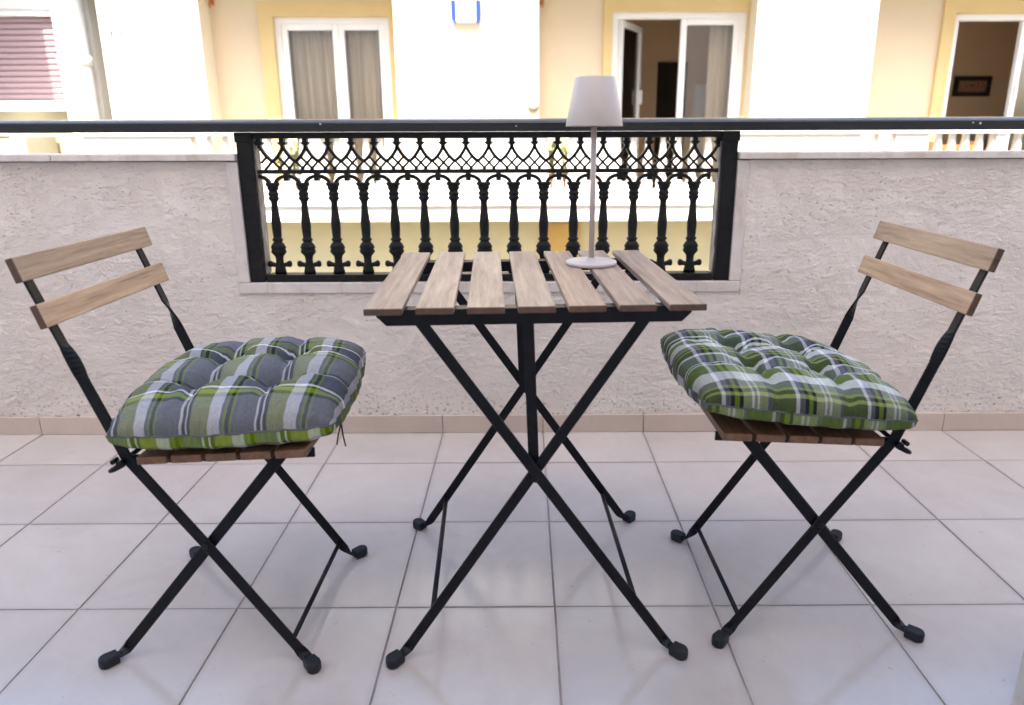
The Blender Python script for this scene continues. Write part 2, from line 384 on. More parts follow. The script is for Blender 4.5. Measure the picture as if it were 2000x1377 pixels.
# ================================================================== OPPOSITE BUILDING
ab = empty('apartment_building', (0, 7, 0), label='cream apartment building with white framed balcony doors across the street', cat='building')
ab0 = Vector((0, 7, 0))
def ap(name, mat, x0, x1, y0, y1, z0, z1, bev=0): return boxpart(name, mat, ab, x0, x1, y0-7, y1-7, z0, z1, bev)
YB = 7.25; YW = 7.33; TOPZ = 4.2
piers = [(-3.95, -3.01), (-1.204, .152), (2.19, 3.32), (5.75, 9)]
for a, b_ in piers: ap('pier', 'facade', a, b_, 7.0, YB+.15, .328, TOPZ)
bays = [(-3.01, -1.204), (.152, 2.19), (3.32, 5.75)]
wins = [(-2.40, -1.288, 2.067, -2.537, -1.206, 2.205), (.871, 2.172, 2.105, .785, 2.188, 2.225), (4.18, 5.42, 2.08, 4.06, 5.54, 2.21)]
for (a, b_), (wa, wb, wt, sa, sb, st) in zip(bays, wins):
    ap('bay_wall', 'facade_bay', a, wa, YB, YB+.15, .33, TOPZ); ap('bay_wall', 'facade_bay', wb, b_, YB, YB+.15, .33, TOPZ)
    ap('bay_wall', 'facade_bay', wa, wb, YB, YB+.15, wt, TOPZ)
    ap('shade_slab', 'white_render', a, b_, 6.30, YB-.001, 2.50, 2.66)  # unseen slab overhead, sized to shade the bay and spare the piers
    b = MB()
    b.box(sa, wa-.001, YB-.035, YB-.001, .332, st); b.box(wb+.001, min(sb, b_-.002), YB-.035, YB-.001, .332, st); b.box(wa-.0009, wb+.0009, YB-.035, YB-.001, wt+.0, st)
    o = b.build('window_surround', 'surround', ab); o.location = (0, -7, 0)
ap('lower_wall', 'facade_low', -3.95, 9, 7.02, 7.2, -7, .19); ap('floor_slab', 'white_render', -3.95, 9, 6.46, YB+.2, .195, .327)
ap('roof_slab', 'white_render', -3.95, 9, 6.9, 11.2, TOPZ, TOPZ+.2)
ap('rear_wall', 'facade', -3.95, 9, 11, 11.2, -7, TOPZ); ap('end_wall', 'facade', 8.9, 9.1, 7.4, 11, -7, TOPZ); ap('end_wall', 'facade', -3.95, -3.8, 7.4, 11, -7, TOPZ)
# rooms behind the doors
for k, (x0, x1) in enumerate([(-3.6, -.6), (.1, 3.2), (3.4, 6.6)]):
    b = MB(); y0, y1 = .41, 1.9
    b.box(x0-.05, x0, y0, y1, .3, 2.6); b.box(x1, x1+.05, y0, y1, .3, 2.6); b.box(x0, x1, y1, y1+.05, .3, 2.6)
    b.box(x0-.05, x1+.05, y0, y1+.05, 2.6, 2.65); 
    b.build('room', 'brown_room', ab); boxpart('room_floor', 'skirt', ab, x0-.05, x1+.05, y0, y1+.05, .25, .299)
# windows: frame, sash, pane, curtain
def window(x0, x1, zt, m0, m1, sash_open):
    W_ = MB(); z0 = .335; fw = .055; y0, y1 = YB+.02-7, YB+.10-7
    W_.box(x0, x0+fw, y0, y1, z0, zt); W_.box(x1-fw, x1, y0, y1, z0, zt); W_.box(x0+fw, x1-fw, y0, y1, zt-fw, zt); W_.box(x0+fw, x1-fw, y0, y1, z0, z0+fw)
    wo = W_.build('window', 'white', ab)
    def sash(a, b_, T=None, hinge=None):
        s_ = MB(); q = .058; ya, yb = y0+.012, y1-.012
        s_.box(a, a+q, ya, yb, z0+fw, zt-fw, .006); s_.box(b_-q, b_, ya, yb, z0+fw, zt-fw, .006); s_.box(a+q, b_-q, ya, yb, zt-fw-q, zt-fw, .006); s_.box(a+q, b_-q, ya, yb, z0+fw, z0+fw+.09, .006)
        g_ = MB(); g_.box(a+q, b_-q, (ya+yb)/2-.003, (ya+yb)/2+.003, z0+fw+.09, zt-fw-q)
        h_ = MB(); hx = b_-q*.5 if a < (x0+x1)/2-.1 else a+q*.5
        h_.box(hx-.012, hx+.012, ya-.03, ya, 1.28, 1.42, .004)
        bms = [s_, g_, h_]
        if hinge is not None:
            Tm = Matrix.Translation((hinge, yb, 0)) @ Matrix.Rotation(T, 4, 'Z') @ Matrix.Translation((-hinge, -yb, 0))
            for q_ in bms: bmesh.ops.transform(q_.bm, matrix=Tm, verts=q_.bm.verts[:])
        s_.build('sash', 'white', wo); g_.build('pane', 'glass', wo); h_.build('handle', 'white', wo)
    mid = (m0+m1)/2
    sash(x0+fw, mid, R(62 if x0 < 3 else 97) if sash_open else None, x0+fw if sash_open else None)
    sash(mid+.001, x1-fw)
    return wo
def curtain(par, x0, x1, y, z0, z1, seed, amp=.02):
    random.seed(seed); b = MB(); n = int((x1-x0)/.012); ph = [random.uniform(0, 6) for _ in range(4)]
    def yy(x, z): return y+amp*(math.sin(x*70+ph[0]+.8*math.sin(z*1.5+ph[2]))+.6*math.sin(x*31+ph[1]))
    rows = [[b.bm.verts.new((x0+(x1-x0)*i/n, yy(x0+(x1-x0)*i/n, z), z)) for i in range(n+1)] for z in (z1, z0+.66*(z1-z0), z0+.33*(z1-z0), z0)]
    for r0, r1 in zip(rows, rows[1:]):
        for i in range(n): b.face([r0[i], r0[i+1], r1[i+1], r1[i]], True)
    return b.build('curtain', 'curtain', par)
w1 = window(-2.40, -1.288, 2.067, -1.87, -1.72, False)
curtain(w1, -2.36, -1.84, .42, .36, 2.06, 1); curtain(w1, -1.83, -1.30, .43, .36, 2.06, 2)
w2 = window(.871, 2.172, 2.105, 1.49, 1.60, True)
curtain(w2, 1.86, 2.10, .44, .36, 2.1, 3, .018)
w3 = window(4.18, 5.42, 2.08, 4.80, 4.95, True)
# third door: left leaf stands open (only its frame edge shows)
tagged = [c for c in w3.children if c.name.startswith('pane')]
boxpart('doorway', 'dark_door', ab, 1.63, 1.98, 1.86, 1.899, .3, 1.80)  # flat near-black panel paints the darkness of an unlit opening
boxpart('bright_window_panel', 'white', ab, 2.08, 2.36, 1.85, 1.899, .3, 1.55)  # added white panel, stands in for a brightly lit window
# pictures on the room wall
def picture(x0, x1, z0, z1, label, mat):
    e = empty('framed_picture', ((x0+x1)/2, 8.9, (z0+z1)/2), label=label, cat='picture', group='pictures in the brown room')
    hx, hz = (x1-x0)/2, (z1-z0)/2; b = MB(); f_ = .05
    b.box(-hx, hx, -.035, 0-.002, hz-f_, hz); b.box(-hx, hx, -.035, -.002, -hz, -hz+f_); b.box(-hx, -hx+f_, -.035, -.002, -hz+f_, hz-f_); b.box(hx-f_, hx, -.035, -.002, -hz+f_, hz-f_)
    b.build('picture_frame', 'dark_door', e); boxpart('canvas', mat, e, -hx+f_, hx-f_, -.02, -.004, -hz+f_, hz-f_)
picture(5.235, 5.68, 1.40, 1.63, 'wide dark framed tapestry picture inside the right doorway', 'tapestry')
picture(4.85, 5.14, 1.40, 1.63, 'narrow dark picture beside the door frame in the brown room', 'tapestry')
# sofa silhouette low in that room
sf = empty('sofa', (5.75, 8.5, .3), label='dark blue sofa back low inside the right doorway', cat='sofa')
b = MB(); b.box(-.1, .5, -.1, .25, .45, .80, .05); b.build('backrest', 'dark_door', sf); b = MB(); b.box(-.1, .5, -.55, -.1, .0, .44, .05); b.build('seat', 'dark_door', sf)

# balcony parapet opposite: solid bays and groups of pierced balusters
YP0, YP1 = 6.46, 6.58
groups = [(-2.98, -2.55), (-2.30, -2.0), (-1.82, -1.03), (.20, .44), (.86, 1.96), (3.04, 3.36), (3.65, 4.27), (4.36, 4.9)]
ZB, ZT = .47, .965
edges = [-3.95] + [e for g in groups for e in g] + [9]
for a, b_ in zip(edges[::2], edges[1::2]): ap('parapet_post', 'white_render', a, b_, YP0, YP1, .327, ZT)
ap('parapet_cap', 'white_render', -3.95, 9, YP0-.03, YP1+.03, ZT+.0005, 1.075, .006)
for a, b_ in groups: ap('parapet_base', 'white_render', a, b_, YP0+.01, YP1, .327, ZB)
ap('drip_ledge', 'white_render', -3.95, 9, YP0-.035, YP0-.001, .34, .372, .004)
prof = [(.018, ZT), (.016, .93), (.022, .85), (.036, .72), (.039, .68), (.020, .655), (.017, .64), (.034, .59), (.050, .53), (.046, .50), (.062, ZB)]
bme = None
for a, b_ in groups:
    n = max(2, round((b_-a)/.137)); st = (b_-a)/n
    for k in range(n+1):
        x = a+k*st
        if bme is None:
            b = MB(); b.rings([[(-h_, YP0+.03-7, z), (h_, YP0+.03-7, z), (h_, YP1-.03-7, z), (-h_, YP1-.03-7, z)] for h_, z in prof], smooth=False)
            o = b.build('baluster', 'white_render', ab); bme = o.data
        else: o = link('baluster', bme, ab)
        o.location = (x, 0, 0)

# things on the opposite building
def plant(x, z, s_, label, potmat, group='potted plants on the opposite balcony', seed=0):
    random.seed(seed); e = empty('potted_plant', (x, 6.85, z), label=label, cat='plant', group=group)
    b = MB(); b.lathe([(.09*s_, 0), (.13*s_, .22*s_), (.14*s_, .24*s_), (.12*s_, .24*s_), (.11*s_, .21*s_)], n=16); b.build('pot', potmat, e)
    b = MB()
    for k in range(170):
        d = Vector((random.gauss(0, 1), random.gauss(0, 1), random.gauss(.2, .9))).normalized()*random.uniform(.05, .2)*s_
        p = Vector((0, 0, .38*s_))+d; a = Vector((random.gauss(0, 1), random.gauss(0, 1), random.gauss(0, 1))).normalized(); c_ = a.orthogonal().normalized()*.022*s_; a *= .05*s_
        b.face([b.bm.verts.new(p-a), b.bm.verts.new(p+c_), b.bm.verts.new(p+a), b.bm.verts.new(p-c_)])
    b.build('foliage', 'leaf', e)
plant(-2.16, .33, 1.0, 'leafy yellow-green plant behind the left balusters', 'terracotta', seed=1)
plant(.28, .33, 1.1, 'small plant in an orange pot behind the short baluster group', 'terracotta', seed=2)
plant(.70, .33, 1.0, 'green plant left of the open balcony door', 'white_render', seed=3)
cr = empty('storage_crate', (4.15, 6.95, .33), label='amber wooden crate behind the right hand balusters', cat='crate')
for k in range(4): boxpart('plank', 'amber_wood', cr, -.22, .22, -.15, -.135, .02+k*.13, .14+k*.13, .003)
for sx in (-.2, .2): boxpart('corner_post', 'amber_wood', cr, sx-.02, sx+.02, -.134, .15, 0, .56, .003)
wl = empty('wall_lamp', (-.52, 7.0, 2.055), label='white box lamp with blue ends on the cream wall', cat='wall lamp')
b = MB(); b.box(-.095, .095, -.09, -.012, -.085, .10, .012); b.build('lamp_body', 'white', wl)
for s_ in (-1, 1):
    b = MB(); b.rings([[(s_*.096, -.10, -.09), (s_*.134, -.075, -.06), (s_*.134, -.015, -.06), (s_*.096, -.012, -.09)], [(s_*.096, -.10, .105), (s_*.138, -.075, .10), (s_*.138, -.015, .10), (s_*.096, -.012, .105)]], smooth=False); b.build('end_panel', 'blue', wl)
boxpart('back_plate', 'greybox', wl, -.07, .07, -.012, -.001, -.06, .08)
vp = empty('vent_pipe', (.10, 7.0, 1.235), label='small brown round vent on the corner of the cream wall', cat='vent')
T90 = Matrix.Rotation(R(90), 4, 'X')
b = MB(); b.lathe([(.05, 0), (.05, .03), (.042, .05), (.02, .055)], n=14); bmesh.ops.transform(b.bm, matrix=T90, verts=b.bm.verts[:]); b.build('cap', 'taupe', vp)
b = MB(); b.lathe([(.06, -.002), (.06, .006)], n=14); bmesh.ops.transform(b.bm, matrix=T90, verts=b.bm.verts[:]); b.build('collar', 'taupe', vp)
aw = empty('awning', (.37, 7.0, -.05), label='orange canvas panel on the yellow wall below the balcony', cat='awning')
b = MB(); b.rings([[(-.2, .015, .15), (.2, .015, .15), (.2, -.01, .15), (-.2, -.01, .15)], [(-.2, .015, -.6), (.2, .015, -.6), (.2, -.06, -.6), (-.2, -.06, -.6)]], smooth=False); b.build('canvas', 'orange', aw)
b = MB(); b.tube([(-.22, -.06, -.61), (.22, -.06, -.61)], .012); b.build('bar', 'greybox', aw)
for x, lb in ((-2.99, 'small hook high on the cream wall left of the curtained window'), (.17, 'small hook high on the wall left of the open window')):
    hk = empty('awning_hook', (x+.02, 7.24, 2.2), label=lb, cat='hook', group='awning hooks on the facade')
    b = MB(); b.tube([(0, 0, 0), (0, -.06, 0), (0, -.08, -.03), (0, -.06, -.06)], .010, 8); b.build('hook', 'terracotta', hk)
    boxpart('plate', 'terracotta', hk, -.02, .02, -.004, .0, -.03, .03)

# thin pipes on the left edge of the first pier
for x, r_, lb in ((-3.86, .018, 'thin white pipe running up the facade, nearest the grey recess'), (-3.77, .014, 'thinner white pipe on the facade, right of its twin')):
    e = empty('thin_pipe', (x, 6.97, 0), label=lb, cat='pipe', group='thin pipes on the facade')
    b = MB(); b.tube([(0, 0, -5), (0, 0, 4)], r_, 10); b.build('pipe', 'white', e)
    for z in (.3, 1.1, 1.9):
        b = MB(); b.box(-r_-.012, r_+.012, -.0, .03, z, z+.03, .003); b.build('bracket', 'greybox', e)

# neighbour building at left with the roller shutter
nb = empty('neighbour_building', (-6, 7.3, 0), label='pale neighbouring building with mauve roller shutter at far left', cat='building')
def npart(name, mat, x0, x1, y0, y1, z0, z1, bev=0, par=None):
    b = MB(); b.box(x0+6, x1+6, y0-7.3, y1-7.3, z0, z1, bev); return b.build(name, mat, par or nb)
NW0, NW1 = -5.55, -4.53; ZS0, ZS1 = 1.27, 2.10
npart('wall', 'white_render', NW1, -4.20, 7.3, 7.5, -7, 4.2); npart('wall', 'white_render', -9, NW0, 7.3, 7.5, -7, 4.2)
npart('wall', 'white_render', NW0, NW1, 7.3, 7.5, ZS1+.06, 4.2); npart('wall', 'olive', NW0, NW1, 7.34, 7.5, -7, ZS0-.06)
npart('recess_wall', 'taupe', -5.2, -3.5, 8.3, 8.4, -7, 4.2); npart('recess_shade_slab', 'white_render', -4.199, -3.951, 6.75, 8.299, 2.48, 2.62); npart('rear_wall', 'white_render', -9, -4.30, 10, 10.2, -7, 4.2); npart('roof_slab', 'white_render', -9, -4.0, 7.25, 10.2, 4.2, 4.35)  # slab over the recess is unseen, added to keep it in shade
npart('window_sill', 'white_render', NW0, NW1, 7.22, 7.5, ZS0-.06, ZS0, .006)
npart('shutter_box', 'white', NW0, NW1, 7.33, 7.5, ZS1, ZS1+.06)
npart('shade_slab', 'white_render', -7.2, -4.735, 6.3, 7.299, 2.75, 2.9)  # unseen slab, added to cast the shadow edge on the shutter
rs = npart('roller_shutter', 'dark_door', NW0, NW1, 7.43, 7.45, ZS0, ZS1)
ns = 15; ph_ = (ZS1-ZS0)/ns; sme = None
for k in range(ns):
    if sme is None:
        b = MB(); b.rings([[(x, -.024, 0.003), (x, -.032, ph_*.3), (x, -.032, ph_*.7), (x, -.022, ph_-.004), (x, -.001, ph_-.004), (x, -.001, .003)] for x in (NW0+6.01, NW1+5.99)], smooth=False)
        o = b.build('slat', 'shutter', rs); sme = o.data
    else: o = link('slat', sme, rs)
    o.location = (0, .13, ZS0+k*ph_)
npart('bottom_bar', 'white', NW0+.01, NW1-.01, 7.395, 7.429, ZS0+.0, ZS0+.045, par=rs).location = (0, -.03, 0)
dp = empty('drainpipe', (-4.30, 7.13, 0), label='thick white drainpipe right of the mauve roller shutter', cat='drainpipe')
b = MB(); b.lathe([(.135, -6.9), (.135, 4.1)], n=28); b.build('pipe', 'white', dp)
b = MB(); b.lathe([(.137, 1.62), (.15, 1.63), (.15, 1.70), (.137, 1.71)], n=28); b.build('collar', 'white', dp)
b = MB(); b.lathe([(.137, .30), (.15, .31), (.15, .38), (.137, .39)], n=28); b.build('collar', 'white', dp)
jb = empty('junction_box', (-4.42, 8.30, 2.30), label='grey metal box high in the narrow taupe recess', cat='utility box')
boxpart('housing', 'greybox', jb, -.09, .09, -.10, -.001, -.12, .10, .006); boxpart('lid', 'greybox', jb, -.08, .08, -.11, -.101, -.10, .08, .003)
fp = empty('front_post', (-5.28, 6.95, 0), label='slim white post at the far left edge before the shutter', cat='post')
b = MB(); b.tube([(0, 0, -5), (0, 0, 4)], .035, 12); b.build('pole', 'white', fp)
b = MB(); b.lathe([(.04, 1.66), (.06, 1.67), (.06, 1.72), (.04, 1.73)], n=12); b.build('clamp', 'terracotta', fp)
cb = empty('cabinet', (-4.98, 7.0, .45), label='pale olive cabinet with a white slotted front under the shutter window', cat='cabinet')
boxpart('housing', 'olive', cb, -.22, .26, -.16, .30, .0, .52, .008); boxpart('front_panel', 'white', cb, -.17, .17, -.172, -.161, .16, .40, .003)
for k in range(5): boxpart('slot', 'greybox', cb, -.14+k*.06, -.115+k*.06, -.178, -.1725, .2, .34)
boxpart('lid', 'white', cb, -.24, .12, -.18, .30, .522, .545, .004)
for x, mt, lb in ((-5.06, 'teal_cloth', 'small teal cloth folded on the cabinet lid'), (-4.95, 'red_cloth', 'small red cloth folded on the cabinet lid')):
    b = MB(); b.box(-.05, .05, -.06, .06, 0, .035, .012); tag(b.build('folded_cloth', mt, None, (x, 6.95, .996)), lb, 'cloth')

# ================================================================== IRON RAILING
rl = empty('balcony_railing', (0, WY, 0), label='black cast iron balcony railing with arched balusters and long handrail', cat='railing')
def rp(name, x0, x1, y0, y1, z0, z1, bev=.0025, mat='iron'):
    b = MB(); b.box(x0, x1, y0, y1, z0, z1, bev); return b.build(name, mat, rl)
# handrail with rounded top
hp = [(-.020, .9745), (-.020, .9995), (-.0188, 1.0015), (-.015, 1.0038), (.000, 1.0095), (.010, 1.0118), (.022, 1.0128), (.034, 1.0115), (.042, 1.004), (.042, .9745)]
b = MB(); b.rings([[(x, y, z) for y, z in hp] for x in (-3.6, 3.6)], smooth=False); b.build('handrail', 'gloss_black', rl)
PW = .047
for s_, xa in ((-1, OL+.0008), (1, OR_-PW-.0008)):
    p = rp('post', xa, xa+PW, .004, .058, OB+.0005, .974)
    q = MB(); q.box(xa-.003, xa+PW+.003, .001, .061, .945, .9738, .002); q.build('post_collar', 'iron', p)
    fx = xa+PW if s_ < 0 else xa
    q = MB(); q.box(fx+(.0005 if s_ < 0 else -.004), fx+(.004 if s_ < 0 else -.0005), .0145, .0565, OB+.025, .944); q.build('lit_side_strip', 'lit_side', p)  # grey strip paints the light falling on the post's inner face
XL, XR = OL+PW+.0055, OR_-PW-.0055
rp('top_bar', XL, XR, .006, .052, .9555, .974); rp('bottom_bar', XL, XR, .006, .052, OB+.0005, .538); rp('middle_bar', XL, XR, .018, .042, .851, .863, .002)
for x, y, z, r_ in ((-.60, -.021, .997, .003), (-.02, -.021, .99, .0025), (.633, -.0, .983, .0045), (.633, -.0, .962, .0045), (1.36, -.021, .993, .004), (1.338, -.021, .995, .0025)):
    b = MB(); b.lathe([(r_, 0), (r_*.9, .0015), (r_*.5, .0025)], n=10); bmesh.ops.transform(b.bm, matrix=T90, verts=b.bm.verts[:]); b.build('bolt', 'bolt', rl, (x, y+(.0015 if z > .97 else .004-.0003), z))
# balusters
YC = .030
BS = .0934; BX0 = -.7765
def balmesh():
    b = MB()
    prof = [(.0180, .5381), (.0160, .550), (.0140, .560), (.0118, .572), (.0110, .583), (.0125, .594), (.0180, .601), (.0225, .607), (.0220, .612), (.0200, .617), (.0228, .622), (.0190, .631),
            (.0145, .637), (.0120, .641), (.0158, .6445), (.0158, .648), (.0120, .653), (.0128, .662), (.0140, .685), (.0138, .706), (.0118, .724), (.0096, .742), (.0092, .757), (.0098, .764),
            (.0120, .769), (.0152, .773), (.0158, .777), (.0132, .781), (.0132, .784), (.0158, .788), (.0158, .791), (.0126, .795), (.0126, .799), (.0150, .803), (.0170, .807), (.0155, .811), (.0195, .816), (.0208, .820), (.0196, .8235), (.012, .824)]
    b.lathe([(r_*1.09, z) for r_, z in prof], n=14, sy=.62)
    for s_ in (-1, 1):
        lob = [(.004, .0105, .0068), (.013, .0115, .0066), (.022, .0145, .0070), (.028, .0160, .0092), (.034, .0160, .0092), (.0375, .0155, .0060), (.0385, .0155, .0020)]
        lob = [(x, zc, rr*1.14) for x, zc, rr in lob]
        b.rings([[(s_*x, .6*rr*math.cos(2*math.pi*k/10), .5535+zc+rr*math.sin(2*math.pi*k/10)) for k in range(10)] for x, zc, rr in lob])
    return b
bm0 = None
for i in range(15):
    if bm0 is None: o = balmesh().build('baluster', 'iron', rl); bm0 = o.data
    else: o = link('baluster', bm0, rl)
    o.location = (BX0+i*BS, YC, 0)
# arches
def arch(x0, a0, a1):
    b = MB(); n = 14; A, B_ = .0365, .0245
    b.bar2d([(A*math.cos(a0+(a1-a0)*k/n), .819+B_*math.sin(a0+(a1-a0)*k/n)) for k in range(n+1)], .0054, -.009, .009)
    kx0, kx1 = (-.0075, .0075) if a1-a0 > 2 else ((0.0, .0075) if a0 == 0 else (-.0075, 0))
    b.box(kx0, kx1, -.011, .011, .829, .851)
    return b
am = None
for i in range(14):
    x = BX0+(i+.5)*BS
    if am is None: o = arch(0, 0, math.pi).build('arch', 'iron', rl); am = o.data
    else: o = link('arch', am, rl)
    o.location = (x, YC, 0)
o = arch(0, 0, math.pi/2).build('arch', 'iron', rl); o.location = (BX0-.5*BS, YC, 0)
o = arch(0, math.pi/2, math.pi).build('arch', 'iron', rl); o.location = (BX0+14.5*BS, YC, 0)
# frieze of capitals with curved arms
FX0, FX1, NF = -.8045, .5955, 20
FP = (FX1-FX0)/NF
def frieze(sides):
    b = MB()
    b.box(-.0075, .0075, -.009, .009, .944, .9556); b.box(-.013, .013, -.010, .010, .9405, .9455); b.box(-.0095, .0095, -.0095, .0095, .9365, .9408); b.box(-.0055, .0055, -.008, .008, .927, .937)
    h_ = FP/2
    for s_ in sides:
        pts = [(0, .931), (.004, .924), (.0095, .914), (.017, .9035), (.026, .8945), (h_, .8875)]
        b.bar2d([(s_*x, z) for x, z in pts], .0046, -.008, .008)
    return b
fm = None
for i in range(NF+1):
    if i in (0, NF):
        o = frieze((1,) if i == 0 else (-1,)).build('frieze_motif', 'iron', rl)
    elif fm is None: o = frieze((-1, 1)).build('frieze_motif', 'iron', rl); fm = o.data
    else: o = link('frieze_motif', fm, rl)
    o.location = (FX0+i*FP, YC, 0)
b = MB(); h_ = FP/2
for i in range(NF+1):
    x = FX0+i*FP
    for s_ in (-1, 1):
        if (i == 0 and s_ < 0) or (i == NF and s_ > 0): continue
        b.bar2d([(x+s_*h_, .8885), (x+s_*(h_-.0245), .8632)], .0031, -.0055, .0055)
        b.bar2d([(x+s_*.0185, .9020), (x+s_*.0005, .8835), (x-s_*(.0185), .8632)] if 0 < i < NF else [(x+s_*.0185, .9020), (x+s_*.0005, .8835)], .0031, -.0058, .0058)
        
o = b.build('lattice', 'iron', rl); o.location = (0, YC, 0)

# ================================================================== FURNITURE
def dup(o, parent=None):
    c = o.copy(); C.objects.link(c); c.parent = parent
    for ch in list(o.children): dup(ch, c)
    return c
def capmesh():
    b = MB(); out = [(-.016, -.0115), (-.016, .0115)] + [(.004+.0135*math.cos(a), .0135*math.sin(a)) for a in [R(90-20*k) for k in range(10)]]
    cx_ = -.001
    b.rings([[(cx_+(x-cx_)*f_, y*f_, z) for x, y in out] for f_, z in ((.9, 0), (.98, .002), (1, .006), (1, .0155), (.94, .0185), (.8, .0198))], smooth=False)
    me = bpy.data.meshes.new('foot_cap'); bmesh.ops.recalc_face_normals(b.bm, faces=b.bm.faces[:]); b.bm.to_mesh(me); b.bm.free(); me.materials.append(M_['rubber']); return me
CAP = capmesh()
def legstations(F, sgnx, sgny, pts, hw, ht, depth):
    """flat bar in a plane y = depth; the foot is folded outwards and rests on the ground"""
    q = .7071; d0 = Vector((pts[0][0]-F[0], 0, pts[0][1]-F[1])).normalized()
    wv = Vector((d0.z, 0, -d0.x)) * (1 if d0.z*sgnx > 0 else -1)
    st = []
    fz = .012; c0 = Vector((F[0], depth, fz))
    fo = Vector((sgnx*q, sgny*q, 0)); fw = Vector((sgnx*q, -sgny*q, 0))
    st.append((c0+fo*.030, fw*hw, Vector((0, 0, ht))))
    st.append((c0+fo*.006, fw*hw, Vector((0, 0, ht))))
    st.append((c0+d0*.010, (fw+wv).normalized()*hw, (Vector((0, 0, 1))-fo).normalized()*0+Vector((0, -sgny*.7, .7))*ht))
    st.append((c0+d0*.024, wv*hw, Vector((0, -sgny*ht, 0))))
    return st, d0, wv, c0+fo*.026, math.atan2(fo.y, fo.x)
def addcap(par, p, ang):
    o = link('foot_cap', CAP, par, (p.x, p.y, 0.0005)); o.rotation_euler.z = ang; return o
def rivet(par, x, y, z, sy):
    b = MB(); b.lathe([(.006, 0), (.0055, .002), (.003, .0032)], n=12); bmesh.ops.transform(b.bm, matrix=Matrix.Rotation(R(90 if sy < 0 else -90), 4, 'X'), verts=b.bm.verts[:])
    return b.build('rivet', 'steel', par, (x, y, z))

# ---- bistro table
tb = empty('bistro_table', (.009, 1.3495, 0), .0459, label='square folding bistro table with seven wooden slats and black crossed legs', cat='table')
TZ = .700; TW, TL, SWD, STH = .5496, .5486, .0605, .0112
pitch = (TW-SWD)/6
def slat(hx, hl, th, bev, mats, seed, endmat=True, axis='y'):
    b = MB(); vs = b.box(-hx, hx, -hl, hl, -th, 0, bev)
    if endmat:
        for f in b.bm.faces:
            if abs(f.calc_center_median().y) > hl-bev*.9: f.material_index = 1
    return b
for k in range(7):
    b = slat(SWD/2, TL/2, STH, .002, None, k)
    o = b.build('table_slat', ['wood_table', 'wood_end'], tb, (-TW/2+SWD/2+k*pitch, random.uniform(-.0015, .0015), TZ))
for s_ in (-1, 1):
    b = MB(); y = s_*.232; ys = s_*.003
    zt = TZ-STH-.0006
    xs_t, xs_b = .262, .246
    b.rings([[(-xs_b, y-.0025, .661), (xs_b, y-.0025, .661), (xs_t, y-.0025, .677), (xs_t, y-.0025, zt), (-xs_t, y-.0025, zt), (-xs_t, y-.0025, .677)],
             [(-xs_b, y+.0025, .661), (xs_b, y+.0025, .661), (xs_t, y+.0025, .677), (xs_t, y+.0025, zt), (-xs_t, y+.0025, zt), (-xs_t, y+.0025, .677)]], smooth=False)
    yy = y-s_*.0125
    b.box(-xs_t, xs_t, min(y-s_*.0025, y-s_*.024), max(y-s_*.0025, y-s_*.024), zt-.004, zt-.0002)
    rail = b.build('top_rail', 'steel', tb)
    # legs: A (upper left to lower right) in front of B on the near side
    for (fx, sx, dep, tx) in ((.256, 1, .2255, -.1975), (-.248, -1, .2185, .1945)):
        dep = s_*dep
        st, d0, wv, cp, ang = legstations((fx, .012), sx, s_, [(tx, .668)], .0098, .0024, dep)
        top = Vector((tx, dep, .674)); st.append((top, wv*.0098, Vector((0, -s_*.0024, 0))))
        b = MB(); b.strip(st); lg = b.build('leg', 'steel', tb); addcap(lg, cp, ang)
        rivet(lg, tx+(.004 if tx < 0 else -.004), dep+s_*.0024, .668, s_)
    # stay from the rail down to the crossing
    b = MB(); b.strip([((-.012, s_*.2125, .686), (.0095, 0, 0), (0, .0022, 0)), ((-.001, s_*.2125, .372), (.0095, 0, 0), (0, .0022, 0))]); b.build('stay', 'steel', tb)
    rivet(tb, 0, s_*.2281, .372, s_)
for x in (-.194, .197):
    b = MB(); b.tube([(x, -.216, .09), (x, .216, .09)], .0052, 10); b.build('stretcher', 'steel', tb)

